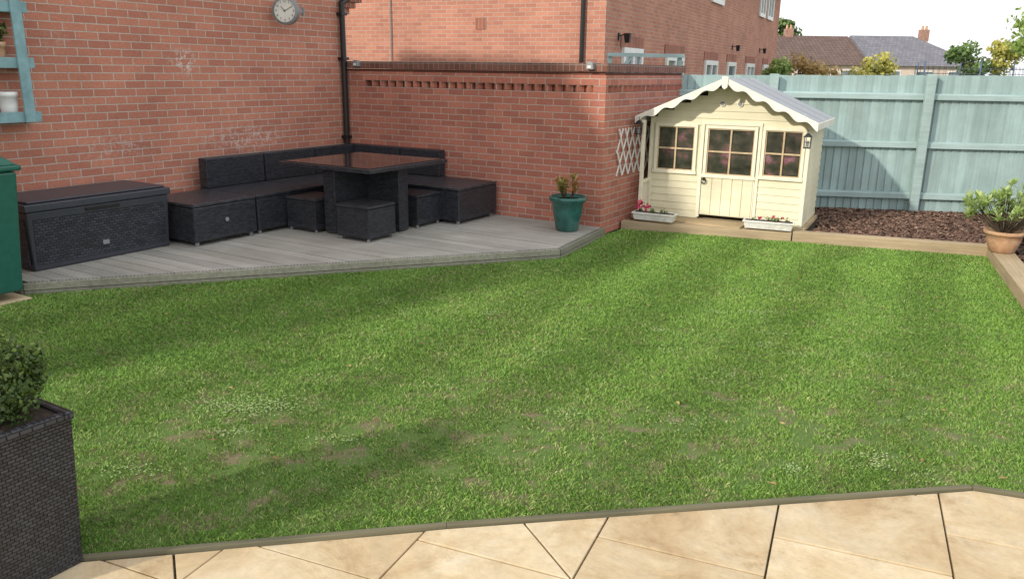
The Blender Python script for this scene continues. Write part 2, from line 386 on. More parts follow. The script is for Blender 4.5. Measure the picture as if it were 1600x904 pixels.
def prof(rb,rt,h,rim=.015):
    return [(rb*.8,0),(rb,.005),(rb+(rt-rb)*.6,h*.5),(rt-.005,h-.045),(rt+rim,h-.04),(rt+rim,h),(rt-.01,h),(rt-.02,h-.05)]
potted('potted_plant','terracotta pot with green trailing plant on turquoise shelf',W(.09,-4.38,1.785),prof(.06,.078,.19,.006),M['terracotta'],(.09,.14,.09),M['leaf_dark'],.15,.06,5,.13,.055,140,3)
potted('potted_plant','white pot with small plant on the lower turquoise shelf',W(.09,-4.34,1.325),prof(.06,.078,.235,.004),M['white_plastic'],(.05,.05,.02),M['leaf_dark'],.18,.06,3,.02,.04,20,4)
potted('potted_plant','yellow pot on the top turquoise shelf',W(.09,-4.42,2.245),prof(.06,.078,.2,.006),M['yellowpot'],(.06,.06,.05),M['leaf_dark'],.17,.06,3,.06,.04,40,5)

# ---------------------------------------------------------------- deck
deck=thing('timber_deck','weathered grey grooved timber deck beside the brick walls','deck',W(0,0),GA)
DP=[(0.01,-4.9),(1.0,-4.87),(3.925,-1.27),(3.80,-.01),(0.01,-.01)]
def clip(poly,a,b,c,keep_le=True):
    out=[]
    for i in range(len(poly)):
        p=poly[i];q=poly[(i+1)%len(poly)];dp=a*p[0]+b*p[1]-c;dq=a*q[0]+b*q[1]-c
        if dp<=0: out.append(p)
        if (dp<0<dq) or (dq<0<dp):
            t=dp/(dp-dq);out.append((p[0]+t*(q[0]-p[0]),p[1]+t*(q[1]-p[1])))
    return out
mb=MB();y=-.01;g=random.Random(3)
while y>-4.95:
    p=clip(clip(DP,0,1,y),0,-1,-(y-.136))
    if len(p)>2: mb.prism(p,.072+g.random()*.002,.1+g.random()*.003,g.random())
    y-=.143
mesh_obj('board',mb,M['deck'],deck)
e=[(3.83,-.005),(3.955,-1.28),(1.02,-4.90),(0.01,-4.93)]
def riser(mb,p,q,z0,z1,t=.025):
    L=math.hypot(q[0]-p[0],q[1]-p[1]);n=((q[1]-p[1])/L*t,-(q[0]-p[0])/L*t)
    mb.prism([p,q,(q[0]-n[0],q[1]-n[1]),(p[0]-n[0],p[1]-n[1])],z0,z1,random.random())
for a,b in zip(e[:-1],e[1:]):
    mb=MB();riser(mb,a,b,-.02,.035);riser(mb,a,b,.040,.098)
    mesh_obj('riser',mb,M['deck_riser'],deck,bevel=.004)
mesh_obj('joist',MB().prism([(.03,-4.8),(.98,-4.8),(3.85,-1.27),(3.75,-.03),(.03,-.03)],0,.066),M['soil'],deck)

# ---------------------------------------------------------------- furniture
def unit(name,label,cat,x0,x1,y0,y1,backs=(),group='black rattan furniture set',zt=.41):
    e=thing(name,label,cat,W((x0+x1)/2,(y0+y1)/2,.104),GA,group)
    a=(x1-x0)/2-.004;b=(y1-y0)/2-.004
    mesh_obj('base',MB().box(-a,a,-b,b,.035,zt-.035),M['rattan'],e,bevel=.012)
    mesh_obj('seat',MB().box(-a-.004,a+.004,-b-.004,b+.004,zt-.032,zt),M['rattan_top'],e,bevel=.01)
    for sx in(-1,1):
        for sy in(-1,1):
            mesh_obj('foot',MB().cyl((sx*(a-.05),sy*(b-.05),0),(sx*(a-.05),sy*(b-.05),.035),.022,n=10),M['lead'],e)
    mb=MB()
    for s in backs:
        if s=='w': mb.box(-a,-a+.13,-b,b,zt+.002,.735)
        if s=='n': mb.box(-a+(.132 if 'w' in backs else 0),a,b-.13,b,zt+.002,.735)
    if backs: mesh_obj('backrest',mb,M['rattan'],e,bevel=.012)
    return e
X0=.13
o1=unit('rattan_ottoman','black rattan footstool bench at the end of corner sofa','ottoman',X0+.1,1.03,-3.27,-2.50)
mesh_obj('badge',MB().cyl((.403,.0,.22),(.408,.0,.22),.022,n=16),M['lead'],o1)
unit('rattan_sofa_section','black rattan sofa section with backrest along brick wall','sofa',X0,1.03,-2.49,-1.68,('w',))
unit('rattan_sofa_section','black rattan sofa section with backrest along brick wall','sofa',X0,1.03,-1.67,-.86,('w',))
unit('rattan_sofa_section','black rattan corner sofa section where two brick walls meet','sofa',X0,1.03,-.85,-.03,('w','n'))
unit('rattan_sofa_section','black rattan sofa section against the garden wall','sofa',1.04,1.66,-.85,-.03,('n',))
o2=unit('rattan_ottoman','square black rattan footstool at open end of corner sofa','ottoman',1.68,2.44,-.85,-.06)
mesh_obj('badge',MB().cyl((0,-.395,.22),(0,-.400,.22),.022,n=16),M['lead'],o2)
def stool(x,y):
    e=thing('rattan_stool','small cube black rattan stool tucked beneath the table','stool',W(x,y,.104),GA,'cube stools around the table')
    s=.215
    mesh_obj('base',MB().box(-s,s,-s,s,.03,.33),M['rattan'],e,bevel=.01)
    mesh_obj('seat',MB().box(-s-.004,s+.004,-s-.004,s+.004,.333,.362),M['rattan_top'],e,bevel=.01)
    for sx in(-1,1):
        for sy in(-1,1):
            mesh_obj('foot',MB().cyl((sx*(s-.03),sy*(s-.03),0),(sx*(s-.03),sy*(s-.03),.03),.015,n=8),M['lead'],e)
    return e
s0=stool(2.04,-1.95)
for x,y in((1.27,-1.90),(1.96,-1.05),(1.27,-1.05)): copy_thing(s0,W(x,y,.104),GA)
tb=thing('dining_table','square black rattan table with dark glossy glass top','table',W(1.62,-1.48,.104),GA)
h=.65
mesh_obj('tabletop',MB().box(-h,h,-h,h,.685,.725),M['rattan'],tb,bevel=.006)
mesh_obj('glass',MB().box(-h+.05,h-.05,-h+.05,h-.05,.726,.733),M['tint_glass'],tb,bevel=.002)
mb=MB();mb.box(-.08,.08,-.56,.56,.01,.684);mb.box(-.54,-.081,-.08,.08,.01,.684);mb.box(.081,.54,-.08,.08,.01,.684)
mesh_obj('pedestal',mb,M['rattan'],tb,bevel=.008)

bx=thing('storage_box','dark grey plastic garden storage box with woven pattern','storage box',W(.45,-4.01,.104),GA)
a,b=.33,.68
mesh_obj('body',MB().frustum(0,0,0,.50,a-.03,b-.03,a-.01,b-.012),M['box'],bx,bevel=.012)
def fpanel(mb,y0,y1,z0,z1,off):
    f=lambda z:(a-.03)+(.02)*(z/.50)+off
    mb.add([(f(z0)-.01,y0,z0),(f(z0),y0,z0),(f(z0),y1,z0),(f(z0)-.01,y1,z0),(f(z1)-.01,y0,z1),(f(z1),y0,z1),(f(z1),y1,z1),(f(z1)-.01,y1,z1)],[(3,2,1,0),(4,5,6,7),(0,1,5,4),(1,2,6,5),(2,3,7,6),(3,0,4,7)])
mb=MB();fpanel(mb,-b+.06,b-.06,.05,.44,.004);mesh_obj('front_panel',mb,M['box_weave'],bx)
for q0,q1 in((-b+.006,-b+.02),(b-.024,b-.010)): mesh_obj('side_panel',MB().box(-a+.06,a-.06,q0,q1,.05,.44),M['box_weave'],bx)
mb=MB();mb.box(-a-.005,a+.012,-b-.006,b+.006,.505,.57);mb.box(-a+.02,a-.02,-b+.03,b-.03,.571,.592);mesh_obj('lid',mb,M['box'],bx,bevel=.014)
mb=MB();fpanel(mb,-.16,.16,.455,.485,.013);mesh_obj('handle',mb,M['black_plastic'],bx,bevel=.004)
mb=MB();fpanel(mb,-.03,.03,.13,.17,.008);mesh_obj('badge',mb,M['lead'],bx)

bn=thing('wheelie_bin','green plastic wheelie bin beside the storage box','bin',W(.93,-5.27,.03),GA)
mesh_obj('body',MB().frustum(0,0,.05,.98,.24,.29,.28,.35),M['bingreen'],bn,bevel=.02)
mb=MB();mb.box(-.30,.30,-.38,.38,.985,1.03);mb.frustum(0,0,1.031,1.10,.29,.36,.2,.28);mesh_obj('lid',mb,M['bingreen'],bn,bevel=.015)
for s in(-1,1):mesh_obj('wheel',MB().cyl((-.27,s*.25-.02,.10),(-.27,s*.25+.02,.10),.10,n=20),M['black_plastic'],bn)
mesh_obj('handle',MB().cyl((-.36,-.25,1.0),(-.36,.25,1.0),.016,n=10),M['bingreen'],bn)

potted('potted_shrub','green glazed pot with small variegated shrub on deck corner',W(3.58,-.40,.104),[(.10,0),(.125,.01),(.16,.2),(.175,.31),(.205,.335),(.21,.37),(.19,.38),(.17,.34)],M['greenglaze'],(.13,.13,.15),M['leaf_mix'],.34,.17,18,.24,.065,150,5,whorl=True,nl=16)

# ---------------------------------------------------------------- trellis
tr=thing('trellis','white expanding wooden trellis fixed to brick wall','trellis',W(X1,0),GA)
mb=MB()
y0,y1,z0,z1=.34,1.35,.66,1.15
n=6;w=(y1-y0)/n
for i in range(n+1):
    for sgn,xo in((1,.012),(-1,.024)):
        pa=(y0+(i-0.9)*w,z0-.02) ;pb=(y0+(i+0.9)*w,z1+.02)
        if sgn<0: pa,pb=(pa[0],pb[1]),(pb[0],pa[1])
        def cl(p,q):
            t0,t1=0,1
            for k in(0,):
                dd=q[k]-p[k]
                lo,hi=(y0-p[k])/dd,(y1-p[k])/dd
                if lo>hi:lo,hi=hi,lo
                t0=max(t0,lo);t1=min(t1,hi)
            return [(p[0]+t*(q[0]-p[0]),p[1]+t*(q[1]-p[1])) for t in(t0,t1)] if t1>t0 else None
        r=cl(pa,pb)
        if r: mb.bar((xo,r[0][0],r[0][1]),(xo,r[1][0],r[1][1]),.01,.02)
mesh_obj('lattice',mb,M['trellis'],tr)

# ---------------------------------------------------------------- bed, sleepers, porch
def P2(name,poly,z0,z1,mat,kind='structure'):
    mb=MB();mb.prism(poly,z0,z1);o=mesh_obj(name,mb,mat);return finish(o,kind=kind)
def sleeper(p,q,w,z0,z1,label,mat='sleeper'):
    L=math.hypot(q[0]-p[0],q[1]-p[1]);ang=math.atan2(q[1]-p[1],q[0]-p[0])
    mb=MB();mb.box(0,L,0,w,z0,z1);o=mesh_obj('timber_sleeper',mb,M[mat],bevel=.008);o.location=(p[0],p[1],0);o.rotation_euler=(0,0,ang)
    return finish(o,label,'sleeper',group='timber edging sleepers')
sleeper((1.28,9.37),(3.10,8.755),.14,-.03,.10,'pale timber sleeper in front of playhouse porch')
sleeper((3.11,8.75),(4.93,8.12),.13,-.03,.115,'pale timber sleeper edging the bark chip bed')
sleeper((4.99,8.30),(4.02,5.95),.20,-.03,.12,'worn timber sleeper along the side of lawn')
sleeper((4.01,5.93),(3.0,3.45),.20,-.03,.12,'worn timber sleeper along the side of lawn')
P2('bark_bed_ground',[(3.0,8.9),(4.93,8.25),(5.3,8.4),(9,8.2),(9,10.6),(2.3,11.2)],.0,.07,M['soil'])
P2('side_bed_ground',[(5.24,8.2),(4.25,5.9),(3.2,3.4),(9,3.4),(9,8.2)],.0,.09,M['soil'])
PHO=(1.66,9.79);PHA=math.atan2(-.46,.888);PG=(.888,-.46);PD=(.46,.888)
def PW(x,y,z=0): return (PHO[0]+x*PG[0]+y*PD[0],PHO[1]+x*PG[1]+y*PD[1],z)
chipm=leafmat('bark_chip',[(0,(.06,.032,.022)),(.45,(.16,.088,.060)),(.85,(.30,.185,.13)),(1,(.44,.33,.24))],0,.9)
mb=MB();g=np.random.default_rng(5)
def inpoly(px,py,poly):
    r=np.zeros(len(px),bool);n=len(poly)
    for i in range(n):
        x0,y0=poly[i];x1,y1=poly[(i+1)%n]
        c=((y0>py)!=(y1>py))&(px<(x1-x0)*(py-y0)/((y1-y0) if y1!=y0 else 1e-9)+x0);r^=c
    return r
def chips(n,poly,z):
    xs=[p[0] for p in poly];ys=[p[1] for p in poly]
    px=g.uniform(min(xs),max(xs),n);py=g.uniform(min(ys),max(ys),n);k=inpoly(px,py,poly)
    for x,y in zip(px[k],py[k]):
        a=g.uniform(0,6.28);l=g.uniform(.010,.032);w=g.uniform(.005,.012);ca,sa=math.cos(a),math.sin(a);zz=z+g.uniform(0,.015);t=g.uniform(-.4,.4)*l;t2=g.uniform(-.5,.5)*w
        mb.add([(x-ca*l+sa*w,y-sa*l-ca*w,zz-t-t2),(x+ca*l+sa*w,y+sa*l-ca*w,zz+t-t2),(x+ca*l-sa*w,y+sa*l+ca*w,zz+t+t2),(x-ca*l-sa*w,y-sa*l+ca*w,zz-t+t2)],[(0,1,2,3)],float(np.clip(g.beta(1.6,2.2),0,1)))
chips(24000,[(3.35,8.80),(4.93,8.25),(5.3,8.4),(6.5,8.4),(6.5,10.3),(3.5,10.75),(3.9,10.0)],.078)
chips(3000,[(5.2,8.3),(4.3,6.1),(6,6.1),(6.2,8.4)],.098)
finish(mesh_obj('bark_chips',mb,chipm,uv=False),kind='stuff')

pp=thing('porch_platform','low timber platform beneath the cream playhouse','platform',(PHO[0],PHO[1],0),PHA)
PPOLY=[(-.14,-.20),(.5,-.30),(1.2,-.34),(1.22,-.1),(1.86,-.1),(1.86,1.02),(.05,1.02),(-.08,.1)]
mb=MB();y=-.36
while y<1.05:
    p=clip(clip(PPOLY,0,1,y+.12),0,-1,-y)
    if len(p)>2: mb.prism(p,.08,.12+random.random()*.002,random.random())
    y+=.124
mesh_obj('board',mb,M['porchwood'],pp)
mesh_obj('bearer',MB().prism([(.0,-.15),(1.8,-.06),(1.8,.95),(.1,.95)],0,.078),M['soil'],pp)

# ---------------------------------------------------------------- playhouse
ph=thing('playhouse','cream wooden playhouse with grey felt roof and scalloped bargeboard','playhouse',(PHO[0],PHO[1],.123),PHA)
Wd=1.8;Dp=1.12;ev=1.16;ap=1.60
def clap(mb,z0,z1,x0,x1,y,step=.085):
    z=z0
    while z<z1-1e-4:
        zt=min(z+step,z1)
        mb.extr([(y,z),(y-.014,z+.002),(y-.004,zt),(y,zt)],'x',x0,x1)
        z+=step
mb=MB()
def clapf(x0,x1,z0,z1): clap(mb,z0,z1,x0,x1,0)
clapf(.0,.62,0,.53);clapf(1.28,1.8,0,.53);clapf(0,1.8,1.09,1.17)
mb.box(.001,.05,.0,.02,.53,1.09);mb.box(.56,.619,0,.02,.53,1.09);mb.box(1.281,1.30,0,.02,.53,1.09);mb.box(1.76,1.799,0,.02,.53,1.09)
z=1.17
while z<ap-.03:
    zt=min(z+.085,ap-.02);hw=(ap-.02-(z+zt)/2)/(ap-ev)*1.0;hw=min(hw,.9)
    mb.extr([(0,z),(-.014,z+.002),(-.004,zt),(0,zt)],'x',.9-hw,.9+hw);z+=.085
mesh_obj('front_wall',mb,M['cream'],ph,fixn=True)
for s in(0,1):
    mb=MB();z=0
    while z<1.15:
        zt=min(z+.085,1.16)
        if s: mb.extr([(1.8,z),(1.814,z+.002),(1.804,zt),(1.8,zt)],'y',0,Dp)
        else: mb.extr([(0,z),(-.014,z+.002),(-.004,zt),(0,zt)],'y',0,Dp)
        z+=.085
    if s: mb.box(1.78,1.7995,.021,Dp,0,1.15)
    else: mb.box(.0,.02,.021,Dp,0,1.15)
    mesh_obj('side_wall',mb,M['cream'],ph,fixn=True)
mb=MB();mb.extr([(0,0),(1.8,0),(1.8,ev),(.9,ap-.02),(0,ev)],'y',Dp-.02,Dp+.002);mesh_obj('back_wall',mb,M['cream'],ph,fixn=True)
for x in(-.018,1.775): mesh_obj('corner_trim',MB().box(x,x+.043,-.022,.02,0,1.16),M['cream_trim'],ph,bevel=.003)
rc=.9;hw=1.0;yf=-.30;yb=1.20
slope=(ap-ev)/.98
def rz(x): return ap+.0-abs(x-rc)*slope
mb=MB()
for s in(-1,1):
    a=(rc,ap);b_=(rc+s*hw,rz(rc+hw))
    mb.extr([(a[0],a[1]),(b_[0],b_[1]),(b_[0],b_[1]+.022),(a[0],a[1]+.026)],'y',yf,yb)
mesh_obj('roof',mb,M['felt'],ph,fixn=True)
mb=MB()
for yy in(.22,.72):
    for s in(-1,1):
        mb.extr([(rc,ap+.027),(rc+s*hw,rz(rc+hw)+.023),(rc+s*hw,rz(rc+hw)+.026),(rc,ap+.030)],'y',yy,yy+.03)
mesh_obj('felt_seam',mb,M['lead'],ph,fixn=True)
mb=MB();seg=80
for s in(-1,1):
    top=[];bot=[]
    for i in range(seg+1):
        t=i/seg;x=rc+s*t*(hw+.015);zt=ap+.032-t*(hw)*slope
        dep=.070-.022*math.cos(t*math.pi*2*4.5)
        top.append((x,zt));bot.append((x,zt-dep))
    for i in range(seg):
        q=[top[i],top[i+1],bot[i+1],bot[i]]
        vs=[(x,yf-.02,z) for x,z in q]+[(x,yf-.002,z) for x,z in q]
        mb.add(vs,[(0,1,2,3),(7,6,5,4),(0,4,5,1),(2,6,7,3)])
mb.extr([(rc-.035,ap+.045),(rc+.035,ap+.045),(rc+.03,ap-.07),(rc,ap-.095),(rc-.03,ap-.07)],'y',yf-.034,yf-.021)
mesh_obj('bargeboard',mb,M['barge'],ph,fixn=True)
mesh_obj('fascia',MB().box(rc+hw-.005,rc+hw+.014,yf,yb,rz(rc+hw)-.05,rz(rc+hw)+.02),M['barge'],ph)
mesh_obj('fascia',MB().box(rc-hw-.014,rc-hw+.005,yf,yb,rz(rc+hw)-.05,rz(rc+hw)+.02),M['barge'],ph)
m,nt,b=newmat('playhouse_pane');v=coords(nt,'Object',(1,1,1.2));n_=noise(nt,v,6,3,.5);r=ramp(nt,[(.32,(.020,.021,.017)),(.50,(.050,.052,.038)),(.60,(.10,.07,.06)),(.66,(.22,.09,.12)),(.74,(.22,.17,.19))],n_.outputs[0]);nt.links.new(r.outputs[0],b.inputs['Base Color']);b.inputs['Roughness'].default_value=.10
M['pane']=m
def window(x0,x1,z0,z1,parent,yb=0):
    w=mesh_obj('window',MB().box(x0+.02,x1-.02,yb+.0,yb+.006,z0+.02,z1-.02),M['pane'],parent)
    fr=MB();t=.035
    fr.box(x0,x1,yb-.03,yb-.001,z1-t,z1);fr.box(x0-.01,x1+.01,yb-.036,yb-.001,z0-.005,z0+t);fr.box(x0,x0+t,yb-.03,yb-.001,z0+t,z1-t);fr.box(x1-t,x1,yb-.03,yb-.001,z0+t,z1-t)
    mesh_obj('frame',fr,M['cream_trim'],w,bevel=.003)
    fr=MB();xm=(x0+x1)/2;zm=(z0+z1)/2;a=.009
    fr.box(xm-a,xm+a,yb-.02,yb-.002,z0+t,z1-t);fr.box(x0+t,xm-a-.0005,yb-.018,yb-.002,zm-a,zm+a);fr.box(xm+a+.0005,x1-t,yb-.018,yb-.002,zm-a,zm+a)
    q=.012
    fr.box(x0+t,x1-t,yb-.016,yb-.002,z0+t,z0+t+q);fr.box(x0+t,x1-t,yb-.016,yb-.002,z1-t-q,z1-t);fr.box(x0+t,x0+t+q,yb-.015,yb-.002,z0+t+q,z1-t-q);fr.box(x1-t-q,x1-t,yb-.015,yb-.002,z0+t+q,z1-t-q)
    mesh_obj('glazing_bar',fr,M['natwood'],w)
    return w
window(.05,.56,.52,1.10,ph);window(1.30,1.77,.52,1.10,ph)
door=mesh_obj('door',MB().box(.645,1.255,-.016,.01,.05,.50),M['cream_trim'],ph,bevel=.003)
mb=MB()
for i in range(5): mb.box(.655+i*.118,.655+i*.118+.112,-.026,-.017,.06,.49)
mesh_obj('door_panel',mb,M['cream'],door,bevel=.003)
mb=MB();mb.box(.60,.64,-.03,.0,.02,1.10);mb.box(1.26,1.295,-.03,.0,.02,1.10);mb.box(.60,1.295,-.032,.0,1.101,1.14)
mesh_obj('door_frame',mb,M['cream_trim'],door,bevel=.003)
wd=window(.65,1.25,.50,1.095,ph,-.004)
mb=MB()
for i in range(16):
    t=2*math.pi*i/16;t2=2*math.pi*(i+1)/16
    mb.cyl((.675+.027*math.cos(t),-.05,.45+.027*math.sin(t)),(.675+.027*math.cos(t2),-.05,.45+.027*math.sin(t2)),.006,n=6)
mb.cyl((.675,-.027,.477),(.675,-.06,.477),.016,n=10)
mesh_obj('handle',mb,M['lantern'],door)
for x in(.82,1.02):
    v_=mesh_obj('vent',MB().cyl((x,-.014,1.345),(x,-.024,1.345),.034,n=20),M['cream_trim'],ph)
    mesh_obj('grille',MB().cyl((x,-.025,1.345),(x,-.028,1.345),.024,n=16),M['lead'],v_)
mb=MB();mb.box(-.03,.01,-.30,-.26,0,1.14);mb.box(-.025,.005,-.26,-.02,.40,.44);mb.box(-.025,.005,-.26,-.02,.04,.08)
for y in(-.21,-.15,-.09): mb.box(-.018,-.002,y,y+.03,.08,.40)
mesh_obj('side_rail',mb,M['cream_trim'],ph,bevel=.003)

ln=thing('hanging_lantern','small black metal lantern hanging from playhouse eave','lantern',PW(-.05,-.36,1.20),PHA,'lanterns on the playhouse')
mb=MB();mb.frustum(0,0,-.10,-.09,.035,.035,.035,.035);mb.frustum(0,0,.02,.06,.045,.045,.01,.01);mb.cyl((0,0,.06),(0,0,.10),.004,n=6)
for sx in(-1,1):
    for sy in(-1,1): mb.bar((sx*.03,sy*.03,-.09),(sx*.034,sy*.034,.02),.006,.006)
for s in(-1,1): mb.bar((s*.033,-.033,-.035),(s*.033,.033,-.035),.004,.004);mb.bar((-.033,s*.033,-.035),(.033,s*.033,-.035),.004,.004)
mesh_obj('frame',mb,M['lantern'],ln)
mesh_obj('candle',MB().cyl((0,0,-.089),(0,0,-.02),.016,n=10),M['lead'],ln)
copy_thing(ln,PW(1.83,-.36,1.14),PHA)

def trough(loc,ang,L,label,flm,nf,seed):
    e=thing('flower_trough',label,'planter',loc,ang,'white flower troughs by playhouse')
    mb=MB();mb.frustum(0,0,0,.085,L/2-.02,.055,L/2,.07);mb.box(-L/2-.008,L/2+.008,-.078,-.06,.07,.09);mb.box(-L/2-.008,L/2+.008,.06,.078,.07,.09);mb.box(-L/2-.008,-L/2+.012,-.06,.06,.07,.09);mb.box(L/2-.012,L/2+.008,-.06,.06,.07,.09)
    mesh_obj('trough',mb,M['troughwhite'],e,bevel=.003)
    mesh_obj('soil',MB().box(-L/2+.015,L/2-.015,-.058,.058,.08,.087),M['soil'],e)
    mb=MB();g=np.random.default_rng(seed)
    for i in range(7):leafcloud(mb,(g.uniform(-L/2+.05,L/2-.05),g.uniform(-.03,.03),.11),(.04,.04,.03),14,.03,.9,seed=seed+i)
    mesh_obj('leaves',mb,M['leaf_dark'],e,uv=False)
    for (x,z,r,k) in nf:
        mb=MB();leafcloud(mb,(x,0,z),(r,r,r),k,.035,.8,seed=seed+100+int(x*100),aspect=.9)
        mesh_obj('flower',mb,flm,e,uv=False)
trough((1.66,9.30,.124),PHA,.50,'white trough with bright pink flowers on playhouse porch',M['pink'],[(-.17,.19,.055,32),(-.09,.15,.045,22),(-.2,.13,.04,18)],3)
trough((2.88,8.90,.117),PHA+.08,.54,'white trough with few small pink flowers',M['pink'],[(.05,.14,.022,8),(-.1,.12,.015,5),(.14,.13,.015,5)],40)

k_=.86
ts=potted('potted_shrub','shallow terracotta pot with pale green leafy shrub',(4.885,7.83,.122),[(.11*k_,0),(.135*k_,.008),(.18*k_,.12),(.19*k_,.175),(.215*k_,.18),(.22*k_,.21),(.195*k_,.215),(.17*k_,.19)],M['terracotta'],(.40,.32,.17),M['leaf_light'],.185,.145,62,.40,.080,420,9,whorl=True,nl=20,lw=.18)
e=thing('garden_shrub','wispy grey green shrub in the bark bed','plant',(5.45,8.35,.07))
mb=MB()
for i in range(50):
    a=random.random()*6.28;r=random.random()*.3;mb.cyl((0,0,0),(r*math.cos(a),r*math.sin(a),.25+.35*random.random()),.005,.002,n=4)
mesh_obj('stem',mb,M['bark'],e);mb=MB();leafcloud(mb,(0,0,.38),(.33,.3,.26),500,.05,.9,seed=8,aspect=.3);mesh_obj('leaves',mb,M['leaf_grey'],e,uv=False)

# ---------------------------------------------------------------- fence
FP=(2.21,10.97);FD=(.9917,-.1288);FA=math.atan2(FD[1],FD[0])
fn=thing('garden_fence','pale blue green painted timber fence with rails','fence',(FP[0],FP[1],0),FA)
mb=MB();x=-.6;g=random.Random(9)
while x<9:
    w=.098;dz=g.uniform(-.006,.006);mb.add([(x,.0,.02),(x+w+.012,.016,.02),(x+w+.012,.026,.02),(x,.022,.02),(x,.0,1.775+dz+.011*x),(x+w+.012,.016,1.775+dz+.011*x),(x+w+.012,.026,1.775+dz+.011*x),(x,.022,1.775+dz+.011*x)],[(3,2,1,0),(4,5,6,7),(0,1,5,4),(1,2,6,5),(2,3,7,6),(3,0,4,7)],g.random());x+=w
mesh_obj('boards',mb,M['fence'],fn)
for i,z in enumerate((.27,.93,1.54)):
    mesh_obj('rail',MB().extr([(-.055,z-.035),(-.001,z-.04),(-.001,z+.05),(-.055,z+.03)],'x',-.3,9),M['fence_rail'],fn,bevel=.004)
for x in(1.17,3.10,5.0,6.9):
    mesh_obj('post',MB().box(x-.055,x+.055,-.125,-.056,0,1.79+.011*x),M['fence_rail'],fn,bevel=.006)

# ---------------------------------------------------------------- neighbour house
HA=math.atan2(-.431,.902)
nh=thing('neighbour_house','two storey orange brick house with white windows','house',(1.6,15,0),HA)
mesh_obj('wall',MB().box(-9,0,0,20.6,0,5.0),M['brick_house'],nh)
mb=MB();mb.extr([(-9.3,5.001),(.3,5.001),(.3,5.12),(-4.5,8.2),(-9.3,5.12)],'y',-.12,20.8);mesh_obj('roof',mb,M['tile_grey'],nh,fixn=True)
mesh_obj('gutter',MB().cyl((.33,-.12,4.98),(.33,20.8,4.98),.06,n=8),M['black_plastic'],nh)
def hwin(y0,y1,z0,z1,bars=2):
    w=mesh_obj('window',MB().box(.002,.012,y0,y1,z0,z1),M['glass_dark'],nh)
    fr=MB();t=.09
    fr.box(.003,.06,y0-.03,y1+.03,z1-t,z1+.03);fr.box(.003,.06,y0-.03,y1+.03,z0-.03,z0+t);fr.box(.003,.06,y0-.03,y0+t,z0+t,z1-t);fr.box(.003,.06,y1-t,y1+.03,z0+t,z1-t)
    for i in range(1,bars):
        yy=y0+(y1-y0)*i/bars;fr.box(.003,.06,yy-.05,yy+.05,z0+t,z1-t)
    mesh_obj('frame',fr,M['white_plastic'],w)
    mesh_obj('lintel',MB().box(.003,.02,y0-.12,y1+.12,z1+.035,z1+.25),M['brick_lintel'],nh)
hwin(1.0,2.2,.95,2.22);hwin(4.1,5.6,.1,2.15);hwin(8.0,9.5,.95,2.1);hwin(11.0,12.2,.1,2.1,1);hwin(14.1,15.6,.95,2.1);hwin(17.6,18.6,.1,2.1,1)
hwin(8.3,9.7,3.65,4.75);hwin(15.8,16.9,3.75,4.8);hwin(17.5,18.7,3.75,4.8);hwin(2.4,3.6,3.7,4.75)
mb=MB();mb.cyl((-.42,-.05,0),(-.42,-.05,5.0),.04,n=10);mesh_obj('downpipe',mb,M['black_plastic'],nh)
mb=MB();mb.cyl((-4.55,-.03,0),(-4.55,-.03,5.0),.012,n=6);mesh_obj('cable',mb,M['lead'],nh)
mesh_obj('vent',MB().box(-2.62,-2.4,-.012,-.001,2.55,2.76),M['brick_lintel'],nh)
for y,z in((.75,2.42),(11.6-.0,2.55),(16.6,2.6)):
    mb=MB();mb.box(.001,.03,y-.04,y+.04,z-.05,z+.08);mb.bar((.03,y,z+.03),(.16,y,z+.06),.02,.02);mb.frustum(.18,y,z-.10,z+.07,.04,.04,.06,.06);mesh_obj('wall_lamp',mb,M['lantern'],nh)

tf=thing('garden_pergola','pale teal painted timber pergola behind the brick wall','pergola',(1.38,12.5,0),math.atan2(.3,1.2))
mesh_obj('beam',MB().box(0,1.25,-.02,.02,2.02,2.075),M['fence_rail'],tf)
for x in(.06,1.2): mesh_obj('post',MB().box(x-.03,x+.03,.022,.07,0,2.02),M['fence_rail'],tf)
mesh_obj('brace',MB().bar((.06,.0,1.7),(.4,.0,2.02),.03,.04),M['fence_rail'],tf)

# ---------------------------------------------------------------- bungalows
def bungalow(label,x0,x1,y,zr,ze,mat,hip,chx,dep=9):
    e=thing('bungalow',label,'house',(0,0,0))
    mesh_obj('wall',MB().box(x0,x1,y,y+dep,0,ze),M['render'],e)
    h=hip;ym=y+dep/2;o=.35
    mb=MB()
    vs=[(x0-o*(h[0]>0),y-o,ze-.1),(x1+o,y-o,ze-.1),(x1+o,y+dep+o,ze-.1),(x0-o*(h[0]>0),y+dep+o,ze-.1),(x0+h[0],ym,zr),(x1-h[1],ym,zr)]
    mb.add(vs,[(0,1,5,4),(1,2,5),(2,3,4,5),(3,0,4),(3,2,1,0)]);mesh_obj('roof',mb,mat,e)
    c=mesh_obj('chimney',MB().box(chx-.3,chx+.3,ym-.3,ym+.3,zr-.4,zr+.5),M['chimney'],e)
    mb=MB()
    for dx in(-.15,.15): mb.cyl((chx+dx,ym,zr+.5),(chx+dx,ym,zr+.8),.10,.08,n=10)
    mesh_obj('chimney_pot',mb,M['terracotta'],c)
    for xx in np.arange(x0+1,x1-1.5,2.4):
        w=mesh_obj('window',MB().box(xx,xx+1.2,y-.02,y-.002,1.0,2.1),M['glass_dark'],e)
        fr=MB();fr.box(xx-.06,xx+1.26,y-.05,y-.021,2.1,2.18);fr.box(xx-.06,xx+1.26,y-.05,y-.021,.92,1.0);fr.box(xx-.06,xx,y-.05,y-.021,1.0,2.1);fr.box(xx+1.2,xx+1.26,y-.05,y-.021,1.0,2.1);mesh_obj('frame',fr,M['white_plastic'],w)
bungalow('bungalow with brown tiled roof and brick chimney',18.5,26.3,62,4.75,2.6,M['tile_brown'],(0,0),21.6)
